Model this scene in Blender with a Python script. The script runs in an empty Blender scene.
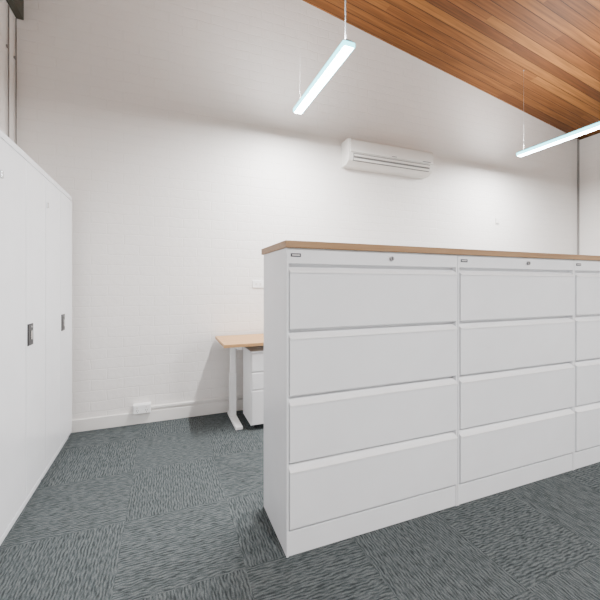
import bpy, bmesh, math
from mathutils import Vector, Matrix

scene = bpy.context.scene
COL = scene.collection

# ------------------------------------------------------------------ materials
def new_mat(name):
    m = bpy.data.materials.new(name); m.use_nodes = True
    nt = m.node_tree
    return m, nt, nt.nodes["Principled BSDF"]

def N(nt, t, **kw):
    n = nt.nodes.new(t)
    for k, v in kw.items():
        setattr(n, k, v)
    return n

def math_node(nt, op, a, b=None):
    n = nt.nodes.new("ShaderNodeMath"); n.operation = op
    for i, v in enumerate((a, b)):
        if v is None: continue
        if isinstance(v, (int, float)): n.inputs[i].default_value = v
        else: nt.links.new(v, n.inputs[i])
    return n.outputs[0]

def simple(name, col, rough=0.5, metal=0.0, noise=0.02, nscale=6, bump=0.0, bscale=200):
    m, nt, b = new_mat(name)
    tc = N(nt, "ShaderNodeTexCoord")
    nz = N(nt, "ShaderNodeTexNoise"); nz.inputs["Scale"].default_value = nscale
    nt.links.new(tc.outputs["Object"], nz.inputs["Vector"])
    r = N(nt, "ShaderNodeValToRGB")
    r.color_ramp.elements[0].position = 0.3; r.color_ramp.elements[1].position = 0.7
    r.color_ramp.elements[0].color = [max(0, c*(1-noise)) for c in col] + [1]
    r.color_ramp.elements[1].color = [min(1, c*(1+noise)) for c in col] + [1]
    nt.links.new(nz.outputs[0], r.inputs[0])
    nt.links.new(r.outputs[0], b.inputs["Base Color"])
    b.inputs["Roughness"].default_value = rough
    b.inputs["Metallic"].default_value = metal
    if bump:
        n2 = N(nt, "ShaderNodeTexNoise"); n2.inputs["Scale"].default_value = bscale
        nt.links.new(tc.outputs["Object"], n2.inputs["Vector"])
        bp = N(nt, "ShaderNodeBump"); bp.inputs["Strength"].default_value = bump
        bp.inputs["Distance"].default_value = 0.002
        nt.links.new(n2.outputs[0], bp.inputs["Height"])
        nt.links.new(bp.outputs[0], b.inputs["Normal"])
    return m

def brick_mat(name, axis):
    m, nt, b = new_mat(name)
    tc = N(nt, "ShaderNodeTexCoord")
    sp = N(nt, "ShaderNodeSeparateXYZ"); nt.links.new(tc.outputs["Object"], sp.inputs[0])
    wob = N(nt, "ShaderNodeTexNoise"); wob.inputs["Scale"].default_value = 7; wob.inputs["Detail"].default_value = 3
    nt.links.new(tc.outputs["Object"], wob.inputs["Vector"])
    wv = math_node(nt, "MULTIPLY", math_node(nt, "SUBTRACT", wob.outputs[0], 0.5), 0.03)
    cb = N(nt, "ShaderNodeCombineXYZ")
    nt.links.new(math_node(nt, "ADD", sp.outputs[axis], wv), cb.inputs[0])
    nt.links.new(math_node(nt, "ADD", sp.outputs[2], wv), cb.inputs[1])
    br = N(nt, "ShaderNodeTexBrick")
    br.inputs["Scale"].default_value = 1.0
    br.inputs["Brick Width"].default_value = 0.24
    br.inputs["Row Height"].default_value = 0.086
    br.inputs["Mortar Size"].default_value = 0.006
    br.inputs["Mortar Smooth"].default_value = 1.0
    br.inputs["Color1"].default_value = (0.865, 0.835, 0.81, 1)
    br.inputs["Color2"].default_value = (0.855, 0.825, 0.80, 1)
    br.inputs["Mortar"].default_value = (0.84, 0.81, 0.785, 1)
    nt.links.new(cb.outputs[0], br.inputs["Vector"])
    nt.links.new(br.outputs["Color"], b.inputs["Base Color"])
    nz = N(nt, "ShaderNodeTexNoise"); nz.inputs["Scale"].default_value = 22
    nz.inputs["Detail"].default_value = 5
    nt.links.new(tc.outputs["Object"], nz.inputs["Vector"])
    patch = N(nt, "ShaderNodeTexNoise"); patch.inputs["Scale"].default_value = 2.2
    nt.links.new(tc.outputs["Object"], patch.inputs["Vector"])
    mort = math_node(nt, "MULTIPLY", br.outputs["Fac"], math_node(nt, "MULTIPLY", patch.outputs[0], -1.8))
    h = math_node(nt, "ADD", mort, math_node(nt, "MULTIPLY", nz.outputs[0], 1.6))
    bp = N(nt, "ShaderNodeBump"); bp.inputs["Strength"].default_value = 0.42
    bp.inputs["Distance"].default_value = 0.004
    nt.links.new(h, bp.inputs["Height"]); nt.links.new(bp.outputs[0], b.inputs["Normal"])
    b.inputs["Roughness"].default_value = 0.5
    return m

def carpet_mat():
    m, nt, b = new_mat("carpet_tiles")
    tc = N(nt, "ShaderNodeTexCoord")
    sp = N(nt, "ShaderNodeSeparateXYZ"); nt.links.new(tc.outputs["Object"], sp.inputs[0])
    x, y = sp.outputs[0], sp.outputs[1]
    fx = math_node(nt, "FLOOR", math_node(nt, "DIVIDE", x, 0.5))
    fy = math_node(nt, "FLOOR", math_node(nt, "DIVIDE", y, 0.5))
    par = math_node(nt, "FLOORED_MODULO", math_node(nt, "ADD", fx, fy), 2.0)
    tile = math_node(nt, "ADD", math_node(nt, "MULTIPLY", fx, 3.7), math_node(nt, "MULTIPLY", fy, 9.1))
    def mixf(a, c):
        n = N(nt, "ShaderNodeMix"); n.data_type = "FLOAT"
        nt.links.new(par, n.inputs[0]); nt.links.new(a, n.inputs[2]); nt.links.new(c, n.inputs[3]); return n.outputs[0]
    u = mixf(x, y); v = mixf(y, x)
    def nz(su, sv, det):
        c = N(nt, "ShaderNodeCombineXYZ")
        nt.links.new(math_node(nt, "MULTIPLY", u, su), c.inputs[0]); nt.links.new(math_node(nt, "MULTIPLY", v, sv), c.inputs[1])
        nt.links.new(tile, c.inputs[2])
        n = N(nt, "ShaderNodeTexNoise"); n.inputs["Scale"].default_value = 1.0; n.inputs["Detail"].default_value = det
        nt.links.new(c.outputs[0], n.inputs["Vector"]); return n.outputs[0]
    n1 = nz(26, 34, 1.0)
    phase = math_node(nt, "ADD", math_node(nt, "MULTIPLY", v, 2*math.pi/0.0135), math_node(nt, "MULTIPLY", n1, 10.0))
    s = math_node(nt, "SINE", phase)                      # wavy ribs
    n2 = nz(30, 135, 2.0)
    fac = math_node(nt, "ADD", math_node(nt, "MULTIPLY", s, 0.15), math_node(nt, "MULTIPLY", n2, 1.15))
    r = N(nt, "ShaderNodeValToRGB")
    e = r.color_ramp.elements
    e[0].position = 0.32; e[0].color = (0.036, 0.044, 0.047, 1)
    e[1].position = 0.82; e[1].color = (0.128, 0.144, 0.147, 1)
    nt.links.new(fac, r.inputs[0])
    fine = N(nt, "ShaderNodeTexNoise"); fine.inputs["Scale"].default_value = 280; fine.inputs["Detail"].default_value = 2
    nt.links.new(tc.outputs["Object"], fine.inputs["Vector"])
    r2 = N(nt, "ShaderNodeValToRGB")
    r2.color_ramp.elements[0].position = 0.3; r2.color_ramp.elements[0].color = (0.65, 0.65, 0.65, 1)
    r2.color_ramp.elements[1].position = 0.7; r2.color_ramp.elements[1].color = (1.25, 1.25, 1.25, 1)
    nt.links.new(fine.outputs[0], r2.inputs[0])
    mm = N(nt, "ShaderNodeMix"); mm.data_type = "RGBA"; mm.blend_type = "MULTIPLY"; mm.inputs[0].default_value = 1.0
    nt.links.new(r.outputs[0], mm.inputs[6]); nt.links.new(r2.outputs[0], mm.inputs[7])
    nt.links.new(mm.outputs[2], b.inputs["Base Color"])
    bp = N(nt, "ShaderNodeBump"); bp.inputs["Strength"].default_value = 0.4; bp.inputs["Distance"].default_value = 0.002
    nt.links.new(fac, bp.inputs["Height"]); nt.links.new(bp.outputs[0], b.inputs["Normal"])
    b.inputs["Roughness"].default_value = 0.95
    b.inputs["Specular IOR Level"].default_value = 0.1
    return m

def plank_mat():
    m, nt, b = new_mat("timber_boards")
    tc = N(nt, "ShaderNodeTexCoord")
    sp = N(nt, "ShaderNodeSeparateXYZ"); nt.links.new(tc.outputs["Object"], sp.inputs[0])
    x, y = sp.outputs[0], sp.outputs[1]
    yd = math_node(nt, "DIVIDE", y, 0.10)
    row = math_node(nt, "FLOOR", yd)
    fr = math_node(nt, "FRACT", yd)
    wn = N(nt, "ShaderNodeTexWhiteNoise"); wn.noise_dimensions = "1D"
    nt.links.new(row, wn.inputs["W"])
    xs = math_node(nt, "FLOOR", math_node(nt, "DIVIDE", math_node(nt, "ADD", x, math_node(nt, "MULTIPLY", wn.outputs[0], 7.0)), 3.1))
    cb = N(nt, "ShaderNodeCombineXYZ"); nt.links.new(row, cb.inputs[0]); nt.links.new(xs, cb.inputs[1])
    w2 = N(nt, "ShaderNodeTexWhiteNoise"); w2.noise_dimensions = "2D"
    nt.links.new(cb.outputs[0], w2.inputs["Vector"])
    r = N(nt, "ShaderNodeValToRGB")
    e = r.color_ramp.elements
    e[0].position = 0.0; e[0].color = (0.125, 0.043, 0.012, 1)
    e[1].position = 1.0; e[1].color = (0.31, 0.125, 0.032, 1)
    k = e.new(0.45); k.color = (0.215, 0.080, 0.021, 1)
    nt.links.new(w2.outputs[0], r.inputs[0])
    gv = N(nt, "ShaderNodeCombineXYZ")
    nt.links.new(math_node(nt, "MULTIPLY", x, 2.0), gv.inputs[0]); nt.links.new(math_node(nt, "MULTIPLY", y, 50.0), gv.inputs[1])
    nt.links.new(math_node(nt, "MULTIPLY", w2.outputs[0], 40.0), gv.inputs[2])
    g = N(nt, "ShaderNodeTexNoise"); g.inputs["Scale"].default_value = 1.0; g.inputs["Detail"].default_value = 3
    nt.links.new(gv.outputs[0], g.inputs["Vector"])
    r2 = N(nt, "ShaderNodeValToRGB")
    r2.color_ramp.elements[0].position = 0.3; r2.color_ramp.elements[0].color = (0.6, 0.6, 0.6, 1)
    r2.color_ramp.elements[1].position = 0.7; r2.color_ramp.elements[1].color = (1.2, 1.2, 1.2, 1)
    nt.links.new(g.outputs[0], r2.inputs[0])
    mm = N(nt, "ShaderNodeMix"); mm.data_type = "RGBA"; mm.blend_type = "MULTIPLY"; mm.inputs[0].default_value = 1.0
    nt.links.new(r.outputs[0], mm.inputs[6]); nt.links.new(r2.outputs[0], mm.inputs[7])
    groove = math_node(nt, "LESS_THAN", fr, 0.07)
    m3 = N(nt, "ShaderNodeMix"); m3.data_type = "RGBA"
    nt.links.new(groove, m3.inputs[0]); nt.links.new(mm.outputs[2], m3.inputs[6]); m3.inputs[7].default_value = (0.05, 0.018, 0.006, 1)
    nt.links.new(m3.outputs[2], b.inputs["Base Color"])
    bp = N(nt, "ShaderNodeBump"); bp.inputs["Strength"].default_value = 0.4; bp.inputs["Distance"].default_value = 0.004
    nt.links.new(math_node(nt, "SUBTRACT", 1.0, groove), bp.inputs["Height"]); nt.links.new(bp.outputs[0], b.inputs["Normal"])
    b.inputs["Roughness"].default_value = 0.55
    b.inputs["Specular IOR Level"].default_value = 0.3
    return m

def oak_mat(name, a, c):
    m, nt, b = new_mat(name)
    tc = N(nt, "ShaderNodeTexCoord")
    mp = N(nt, "ShaderNodeMapping"); mp.inputs["Scale"].default_value = (1.5, 40, 40)
    nt.links.new(tc.outputs["Object"], mp.inputs[0])
    g = N(nt, "ShaderNodeTexNoise"); g.inputs["Scale"].default_value = 1.5; g.inputs["Detail"].default_value = 4
    nt.links.new(mp.outputs[0], g.inputs["Vector"])
    r = N(nt, "ShaderNodeValToRGB")
    r.color_ramp.elements[0].position = 0.3; r.color_ramp.elements[0].color = (*a, 1)
    r.color_ramp.elements[1].position = 0.7; r.color_ramp.elements[1].color = (*c, 1)
    nt.links.new(g.outputs[0], r.inputs[0]); nt.links.new(r.outputs[0], b.inputs["Base Color"])
    b.inputs["Roughness"].default_value = 0.45
    return m

M_BRICK = brick_mat("painted_brick", 0)
M_BRICKY = brick_mat("painted_brick_side", 1)
M_CARPET = carpet_mat()
M_PLANK = plank_mat()
M_OAK = oak_mat("oak_laminate", (0.25, 0.135, 0.055), (0.35, 0.20, 0.085))
M_DESK = oak_mat("desk_oak_laminate", (0.47, 0.25, 0.095), (0.60, 0.35, 0.15))
M_STEEL = simple("white_powdercoat", (0.775, 0.79, 0.82), 0.32, bump=0.04, bscale=500)
M_LIP = simple("white_pull_lip", (0.92, 0.925, 0.94), 0.25)
M_CUP = simple("white_cupboard_paint", (0.80, 0.815, 0.85), 0.16)
M_PED = simple("shade_lifted_white", (0.93, 0.93, 0.94), 0.3)  # white lifted to make up for light lost under the desk
M_WHITE = simple("white_plastic", (0.78, 0.76, 0.73), 0.35)
M_LEG = simple("white_leg_paint", (0.92, 0.92, 0.92), 0.35)
M_TRIM = simple("white_trim_paint", (0.83, 0.81, 0.785), 0.45)
M_BLACK = simple("black_plastic", (0.012, 0.012, 0.014), 0.4)
M_GREY = simple("grey_vane", (0.20, 0.20, 0.195), 0.5)
M_CHROME = simple("brushed_chrome", (0.65, 0.65, 0.66), 0.25, metal=1.0)
M_LOCK = simple("dark_chrome", (0.30, 0.30, 0.31), 0.3, metal=1.0)
M_ALU = simple("silver_housing", (0.55, 0.60, 0.62), 0.4, metal=0.3)
M_BEAM = simple("dark_green_beam", (0.06, 0.06, 0.045), 0.6, noise=0.2)
M_PIPE = simple("grey_paint_steel", (0.27, 0.26, 0.25), 0.5)
M_CABLE = simple("cable_sheath", (0.16, 0.18, 0.19), 0.5)
M_WIRE = simple("steel_wire", (0.6, 0.6, 0.6), 0.4)
M_LABEL = simple("dark_label", (0.05, 0.055, 0.07), 0.4)
def emis_mat(name, col, s):
    m, nt, b = new_mat(name)
    b.inputs["Base Color"].default_value = (0.8, 0.95, 1, 1)
    b.inputs["Emission Color"].default_value = (*col, 1)
    b.inputs["Emission Strength"].default_value = s
    return m
M_LED = emis_mat("led_diffuser", (0.85, 0.98, 1.0), 60.0)
M_GLOWFRINGE = emis_mat("led_glow_fringe", (0.12, 0.75, 0.85), 6.0)  # cyan fringe of the lamp's glow, put in as emission

# ------------------------------------------------------------------ helpers
def link(o):
    COL.objects.link(o); return o

def finish(name, bm, mat, loc, parent, bevel, segs=2, smooth=False):
    bmesh.ops.recalc_face_normals(bm, faces=bm.faces)
    me = bpy.data.meshes.new(name); bm.to_mesh(me); bm.free()
    me.materials.append(mat)
    o = bpy.data.objects.new(name, me); link(o)
    o.location = loc
    if parent: o.parent = parent
    if bevel:
        md = o.modifiers.new("bevel", "BEVEL"); md.width = bevel; md.segments = segs
        md.limit_method = "ANGLE"; md.angle_limit = math.radians(35)
    if smooth:
        for p in me.polygons: p.use_smooth = True
    return o

def add_box(bm, a, c):
    vs = [bm.verts.new((x, y, z)) for x in (a[0], c[0]) for y in (a[1], c[1]) for z in (a[2], c[2])]
    for f in ((0,1,3,2),(4,6,7,5),(0,4,5,1),(2,3,7,6),(0,2,6,4),(1,5,7,3)):
        bm.faces.new([vs[i] for i in f])

def boxes(name, lst, mat, parent=None, bevel=0.0, segs=2):
    lo = [min(b[0][i] for b in lst) for i in range(3)]
    hi = [max(b[1][i] for b in lst) for i in range(3)]
    c = [(lo[i]+hi[i])/2 for i in range(3)]
    bm = bmesh.new()
    for a, d in lst:
        add_box(bm, [a[i]-c[i] for i in range(3)], [d[i]-c[i] for i in range(3)])
    return finish(name, bm, mat, c, parent, bevel, segs)

def box(name, a, c, mat, parent=None, bevel=0.0, segs=2):
    return boxes(name, [(a, c)], mat, parent, bevel, segs)

def extrude_x(name, pts, x0, x1, mat, parent=None, bevel=0.0, axis="x", smooth=False):
    cu = sum(p[0] for p in pts)/len(pts); cz = sum(p[1] for p in pts)/len(pts); cx = (x0+x1)/2
    bm = bmesh.new()
    def P(u, z, t):
        return (t-cx, u-cu, z-cz) if axis == "x" else (u-cu, t-cx, z-cz)
    A = [bm.verts.new(P(u, z, x0)) for u, z in pts]
    B = [bm.verts.new(P(u, z, x1)) for u, z in pts]
    bm.faces.new(A); bm.faces.new(B[::-1])
    n = len(pts)
    for i in range(n):
        bm.faces.new((A[i], B[i], B[(i+1) % n], A[(i+1) % n]))
    loc = (cx, cu, cz) if axis == "x" else (cu, cx, cz)
    return finish(name, bm, mat, loc, parent, bevel, smooth=smooth)

def cyl(name, p0, p1, r, mat, parent=None, segs=16, bevel=0.0):
    p0 = Vector(p0); p1 = Vector(p1); d = p1-p0; c = (p0+p1)/2
    bm = bmesh.new()
    bmesh.ops.create_cone(bm, cap_ends=True, segments=segs, radius1=r, radius2=r, depth=d.length)
    q = d.to_track_quat("Z", "Y").to_matrix().to_4x4()
    bmesh.ops.transform(bm, matrix=q, verts=bm.verts)
    o = finish(name, bm, mat, c, parent, bevel)
    for p in o.data.polygons:
        if len(p.vertices) == 4: p.use_smooth = True
    return o

def root(name, loc, label, cat, group=None):
    e = bpy.data.objects.new(name, None); link(e); e.location = loc
    e.empty_display_size = 0.1
    e["label"] = label; e["category"] = cat
    if group: e["group"] = group
    return e

def tag(o, label, cat):
    o["label"] = label; o["category"] = cat; return o

def struct(o):
    o["kind"] = "structure"; return o

def copy_tree(o, parent=None, loc=None, label=None):
    c = o.copy(); COL.objects.link(c)
    if parent is not None: c.parent = parent
    if loc is not None: c.location = loc
    if label: c["label"] = label
    for ch in list(o.children):
        if ch.name in COL.objects: copy_tree(ch, parent=c)
    return c

# ------------------------------------------------------------------ room
XL, XR, YB, YF = -1.06, 5.69, 3.25, -3.4
def cz(x): return 4.07 - 0.166*(x-1.296)
T = 0.12
fl = box("floor", (XL-T, YF-T, -0.1), (XR+T, YB+T, 0), M_CARPET); struct(fl)
w = extrude_x("wall_back", [(XL-T, 0), (XR+T, 0), (XR+T, cz(XR+T)), (XL-T, cz(XL-T))], YB, YB+T, M_BRICK, axis="y"); struct(w)
w = extrude_x("wall_front", [(XL-T, 0), (XR+T, 0), (XR+T, cz(XR+T)), (XL-T, cz(XL-T))], YF-T, YF, M_BRICK, axis="y"); struct(w)
struct(box("wall_left", (XL-T, YF, 0), (XL, YB, cz(XL)-0.02), M_BRICKY))
struct(box("wall_right", (XR, YF, 0), (XR+T, YB, cz(XR+T)-0.002), M_BRICKY))
x0, x1 = XL-T, XR+T
struct(extrude_x("ceiling", [(x0, cz(x0)), (x1, cz(x1)), (x1, cz(x1)+0.1), (x0, cz(x0)+0.1)], YF-T, YB+T, M_PLANK, axis="y"))
struct(box("baseboard_back", (XL, YB-0.018, 0), (XR, YB, 0.10), M_TRIM, bevel=0.004))
struct(box("baseboard_right", (XR-0.018, YF, 0), (XR, YB-0.018, 0.10), M_TRIM, bevel=0.004))
struct(box("trim_1", (XL, YF, 3.22), (XL+0.05, YB, 3.50), M_BEAM, bevel=0.004))
struct(box("trim_2", (XR-0.022, YB-0.018, 0.10), (XR, YB, cz(XR)-0.005), M_PIPE))

for yy in (3.08, 3.215):
    p = root("wall_conduit", (XL+0.012, yy, 0), "thin dark metal conduit running up the white wall", "pipe", "wall conduits")
    cyl("pipe", (0, 0, 1.0), (0, 0, 3.20), 0.005, M_PIPE, p)
    for zz in (2.2, 2.9):
        box("bracket", (-0.012, -0.014, zz-0.008), (0.0, 0.014, zz+0.008), M_PIPE, p, bevel=0.002)

# ------------------------------------------------------------------ filing cabinets
W, H, D = 0.972, 1.345, 0.375
FX, FY = 0.490, 1.413
def build_filing():
    g = root("filing_cabinet", (FX, FY, 0), "white steel four-drawer filing cabinet beneath the oak worktop", "filing cabinet", "row of lateral filing cabinets")
    t = 0.012
    boxes("body", [((0.0015, 0.03, 0.0), (W-0.0015, D, H)),
                   ((0.0015, 0.0, 0.0), (t, 0.031, H)),
                   ((W-t, 0.0, 0.0), (W-0.0015, 0.031, H)),
                   ((t-0.001, 0.004, 0.0), (W-t+0.001, 0.031, 0.105)),
                   ((t-0.001, 0.0, 1.277), (W-t+0.001, 0.031, H))], M_STEEL, g, bevel=0.0015)
    tops = [1.27, 0.98, 0.69, 0.40]; ph = 0.281
    for zt in tops:
        zb = zt-ph
        d = extrude_x("drawer", [(0.029, zb), (-0.004, zb), (-0.008, zb+0.004), (-0.008, zt-0.030), (-0.005, zt-0.024), (0.022, zt-0.008), (0.029, zt-0.008)],
                      t+0.002, W-t-0.002, M_STEEL, g, bevel=0.0012)
        c = d.location
        h = extrude_x("drawer_pull", [(-0.0085, zt-0.029), (-0.013, zt-0.034), (-0.0135, zt-0.029), (-0.004, zt-0.0225), (0.020, zt-0.0085), (0.021, zt-0.0095), (-0.004, zt-0.0245)],
                      t+0.002, W-t-0.002, M_LIP, d)
        h.location = h.location - c
    l = box("label_plate", (0.020, -0.002, 1.306), (0.068, 0.001, 1.322), M_LABEL, g, bevel=0.0005)
    s = box("label_text", (0.026, -0.0028, 1.3115), (0.062, -0.0015, 1.3165), M_CHROME, l)
    s.location = s.location - l.location
    k = cyl("lock", (W*0.56, 0.001, 1.312), (W*0.56, -0.010, 1.312), 0.011, M_LOCK, g, bevel=0.001)
    k["label"] = "round chrome key lock"
    q = box("lock_slot", (W*0.56-0.002, -0.0107, 1.305), (W*0.56+0.002, -0.0095, 1.319), M_BLACK, k)
    q.location = q.location - k.location
    return g
fc = build_filing()
bpy.context.view_layer.update()
copy_tree(fc, loc=(FX+W, FY, 0)); copy_tree(fc, loc=(FX+2*W, FY, 0))
tag(box("worktop", (FX-0.008, FY-0.016, H), (FX+3*W+0.01, FY+D+0.012, H+0.031), M_OAK, bevel=0.002),
    "long oak laminate worktop lying across the row of white filing cabinets", "worktop")

# ------------------------------------------------------------------ cupboards along left wall
CW, CH = 0.64, 1.87
CX, CY = -0.675, 2.515
def build_cup():
    g = root("storage_cupboard", (CX, CY, 0), "tall white steel two-door storage cupboard against the wall", "cupboard", "row of tall cupboards")
    boxes("body", [((-0.375, 0.001, 0.04), (-0.010, CW-0.001, CH)),
                   ((-0.365, 0.012, 0.0), (-0.020, CW-0.012, 0.041)),
                   ((-0.023, 0.001, CH-0.03), (0.0, CW-0.001, CH)),
                   ((-0.023, 0.001, 0.04), (0.0, CW-0.001, 0.062)),
                   ], M_CUP, g, bevel=0.0012)
    half = CW/2
    for i in range(2):
        a = 0.004 + i*(half-0.001); b = a + half - 0.007
        d = box("door", (-0.0215, a, 0.070), (0.002, b, CH-0.038), M_CUP, g, bevel=0.002)
        if i == 1:
            hz = 0.918
            p = box("handle", (0.001, a+0.014, hz-0.058), (0.007, a+0.090, hz+0.058), M_BLACK, d, bevel=0.004, segs=3)
            p["label"] = "black recessed latch handle"
            pl = p.location.copy()
            p.location = pl - d.location
            q = box("latch", (0.006, a+0.050, hz-0.028), (0.010, a+0.070, hz+0.020), M_CHROME, p, bevel=0.003)
            q.location = q.location - pl
            k = cyl("keyhole", (0.006, a+0.060, hz+0.041), (0.009, a+0.060, hz+0.041), 0.006, M_CHROME, p)
            k.location = k.location - pl
        else:
            q = box("door_catch", (0.001, a+0.012, 1.655), (0.009, a+0.030, 1.690), M_CHROME, d, bevel=0.002)
            q.location = q.location - d.location
    return g
cu = build_cup()
bpy.context.view_layer.update()
copy_tree(cu, loc=(CX, CY-CW, 0)); copy_tree(cu, loc=(CX, CY-2*CW, 0))

# ------------------------------------------------------------------ desk
DX0, DX1, DY0, DY1, DZ = 0.43, 1.93, 2.72, 3.225, 0.715
g = root("desk", ((DX0+DX1)/2, (DY0+DY1)/2, 0), "height-adjustable desk with oak top and white steel legs", "desk")
off = Vector(g.location)
def dbox(name, lst, mat, bevel=0.003, segs=2, parent=None):
    return boxes(name, [([a[i]-off[i] for i in range(3)], [b[i]-off[i] for i in range(3)]) for a, b in lst], mat, g, bevel, segs)
dbox("tabletop", [((DX0, DY0, DZ-0.025), (DX1, DY1, DZ))], M_DESK, 0.002)
for lx in (0.565, 1.785):
    dbox("leg", [((lx-0.028, 3.06, 0.024), (lx+0.028, 3.12, 0.40)),
                 ((lx-0.023, 3.066, 0.38), (lx+0.023, 3.114, DZ-0.055)),
                 ((lx-0.030, 2.80, 0.0), (lx+0.030, 3.20, 0.026)),
                 ((lx-0.023, 2.77, DZ-0.055), (lx+0.023, 3.19, DZ-0.026))], M_LEG, 0.005)
dbox("crossbar", [((0.61, 3.08, DZ-0.065), (1.75, 3.11, DZ-0.027))], M_LEG)

px0, px1, py0, py1, ph = 0.650, 1.05, 2.75, 3.05, 0.642
g = root("mobile_pedestal", (px0, py0, 0), "white steel three-drawer mobile pedestal under the desk", "drawer unit")
pw, pd = px1-px0, py1-py0
boxes("body", [((0, 0.018, 0.040), (pw, pd, ph)), ((0, 0, 0.040), (0.006, 0.02, ph)), ((pw-0.006, 0, 0.040), (pw, 0.02, ph)), ((0, 0, ph-0.012), (pw, 0.02, ph))], M_PED, g, bevel=0.002)
for za, zb in ((0.044, 0.328), (0.334, 0.473), (0.479, 0.627)):
    extrude_x("drawer", [(0.019, za), (-0.003, za), (-0.003, zb-0.014), (0.006, zb-0.002), (0.019, zb-0.002)], 0.009, pw-0.009, M_PED, g, bevel=0.001)
for cxp in (0.05, pw-0.05):
    for cyp in (0.06, pd-0.06):
        cyl("castor", (cxp-0.012, cyp, 0.0205), (cxp+0.012, cyp, 0.0205), 0.0205, M_BLACK, g)

# ------------------------------------------------------------------ air conditioner
ax0, ax1, az = 1.74, 2.82, 2.425
g = root("air_conditioner", (ax0, YB, az), "white split-system air conditioner mounted on the brick wall", "air conditioner")
L = ax1-ax0
extrude_x("body", [(0, 0), (-0.10, 0.0), (-0.160, 0.035), (-0.175, 0.075), (-0.175, 0.235), (-0.160, 0.258), (-0.12, 0.264), (0, 0.264)], 0, L, M_WHITE, g, bevel=0.006)
extrude_x("front_panel", [(-0.173, 0.112), (-0.188, 0.112), (-0.191, 0.130), (-0.188, 0.232), (-0.173, 0.256), (-0.160, 0.256)], 0.012, L-0.012, M_WHITE, g, bevel=0.003)
o = extrude_x("air_outlet", [(-0.135, 0.022), (-0.163, 0.036), (-0.179, 0.080), (-0.179, 0.104), (-0.135, 0.104)], 0.05, L-0.05, M_GREY, g)
o["label"] = "dark grey air outlet slot"
for k, (yy, zz) in enumerate(((-0.182, 0.083), (-0.171, 0.046))):
    extrude_x("louvre", [(yy-0.005, zz-0.013), (yy-0.009, zz-0.010), (yy-0.001, zz+0.012), (yy+0.003, zz+0.010)], 0.055, L-0.055, M_WHITE, g)
box("display_panel", (L-0.16, -0.1925, 0.122), (L-0.05, -0.189, 0.130), M_GREY, g)
box("badge", (0.5*L-0.03, -0.1925, 0.122), (0.5*L+0.03, -0.189, 0.129), M_GREY, g)

# ------------------------------------------------------------------ wall plates
g = root("power_outlet", (-0.18, YB, 0.0), "white double power outlet box above the baseboard", "power outlet")
box("box", (-0.07, -0.05, 0.095), (0.07, 0.0, 0.175), M_LEG, g, bevel=0.005)
box("faceplate", (-0.066, -0.056, 0.099), (0.066, -0.049, 0.171), M_LEG, g, bevel=0.003)
for sx in (-0.035, 0.035):
    box("switch", (sx-0.006, -0.060, 0.146), (sx+0.006, -0.055, 0.160), M_WHITE, g, bevel=0.001)
    boxes("socket_slots", [((sx-0.008, -0.0565, 0.122), (sx-0.005, -0.055, 0.131)), ((sx+0.005, -0.0565, 0.122), (sx+0.008, -0.055, 0.131)), ((sx-0.0015, -0.0565, 0.108), (sx+0.0015, -0.055, 0.117))], M_BLACK, g)
g = root("cable_duct", (0, YB, 0.0), "slim white cable duct running along wall above baseboard", "cable duct")
box("duct", (-0.11, -0.02, 0.118), (2.4, 0.0, 0.138), M_TRIM, g, bevel=0.002)
g = root("light_switch", (0.84, YB, 0.0), "white rocker switch plate on painted brick wall", "light switch")
box("faceplate", (-0.058, -0.010, 1.155), (0.058, 0.0, 1.228), M_LEG, g, bevel=0.003)
for sx in (-0.02, 0.02):
    box("rocker", (sx-0.007, -0.014, 1.182), (sx+0.007, -0.009, 1.201), M_WHITE, g, bevel=0.001)
g = root("wall_thermostat", (4.03, YB, 0.0), "small white thermostat plate fixed on the painted wall", "thermostat")
box("case", (-0.03, -0.015, 1.98), (0.03, 0.0, 2.05), M_WHITE, g, bevel=0.004)
box("screen", (-0.016, -0.0165, 2.015), (0.016, -0.0145, 2.037), M_TRIM, g)

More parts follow.
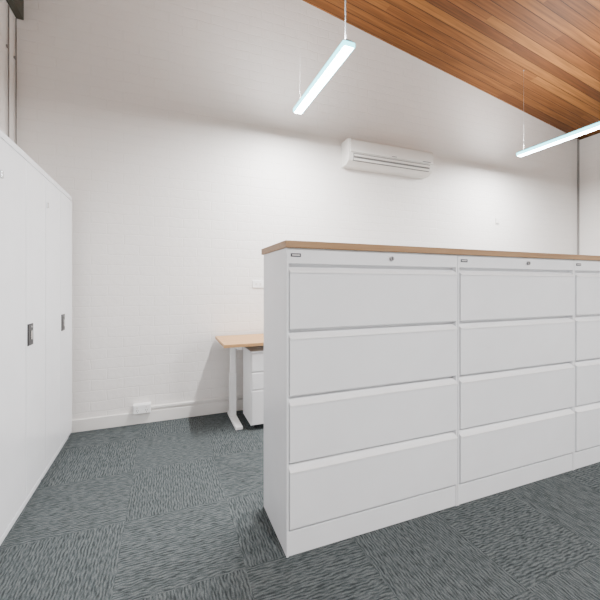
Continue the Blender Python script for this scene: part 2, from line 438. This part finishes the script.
# ------------------------------------------------------------------ pendant lights
LZ = 2.683
def pendant(x, y0, y1, power, up):
    g = root("pendant_light", (x, (y0+y1)/2, LZ), "slim linear LED pendant lamp hung on thin cables", "pendant light", "linear pendant lights")
    h = (y1-y0)/2
    extrude_x("housing", [(-0.026, 0.026), (0.026, 0.026), (0.026, 0.040), (0.020, 0.047), (-0.020, 0.047), (-0.026, 0.040)], -h+0.01, h-0.01, M_ALU, g, bevel=0.002, axis="y")
    box("diffuser", (-0.032, -h+0.006, -0.008), (0.032, h-0.006, 0.000), M_LED, g, bevel=0.002)
    o = box("diffuser_glow_fringe", (-0.045, -h, -0.004), (0.045, h, 0.032), M_GLOWFRINGE, g, bevel=0.010, segs=4)  # wrap added to imitate the cyan glow around the lamp
    o["label"] = "added cyan glow fringe around the diffuser"
    top = cz(x)-LZ
    for yy in (-h+0.06, h-0.06):
        cyl("suspension_cable", (0, yy, 0.045), (0, yy, top), 0.0007, M_WIRE, g, segs=8)
        cyl("ceiling_mount", (0, yy, top-0.008), (0, yy, top+0.004), 0.007, M_PIPE, g)
    cyl("power_cord", (0, -h+0.05, 0.045), (0, -h+0.05, top), 0.0030, M_CABLE, g, segs=10)
    for nm, en, zz, rx in (("lamp", power, -0.010, 0), ("uplight_lamp", up, 0.051, math.pi)):
        la = bpy.data.lights.new(nm, "AREA"); la.shape = "RECTANGLE"; la.size = 0.060 if rx == 0 else 0.04; la.size_y = (y1-y0)-0.02
        la.energy = en; la.color = (1.0, 0.98, 0.97)
        lo = bpy.data.objects.new(nm, la); link(lo); lo.parent = g; lo.location = (0, 0, zz); lo.rotation_euler = (rx, 0, 0)
    return g
pendant(1.078, 1.90, 2.81, 100, 24)
pendant(3.835, 1.90, 2.81, 100, 24)
pendant(1.078, -1.6, -0.69, 125, 28)  # unseen pendant behind the camera, added to light the cabinet fronts
pendant(3.835, -1.6, -0.69, 125, 28)  # second unseen pendant, added for more light from behind

world = bpy.data.worlds.new("world"); scene.world = world; world.use_nodes = True
world.node_tree.nodes["Background"].inputs[0].default_value = (0.9, 0.95, 1, 1)
world.node_tree.nodes["Background"].inputs[1].default_value = 0.5

# ------------------------------------------------------------------ camera
cd = bpy.data.cameras.new("camera"); co = bpy.data.objects.new("camera", cd); link(co)
co.location = (0, 0, 1.183); co.rotation_euler = (math.radians(90), 0, math.radians(-21.4))
cd.sensor_width = 36; cd.lens = 345/600*36; cd.shift_y = -0.025
cd.clip_start = 0.05
scene.camera = co
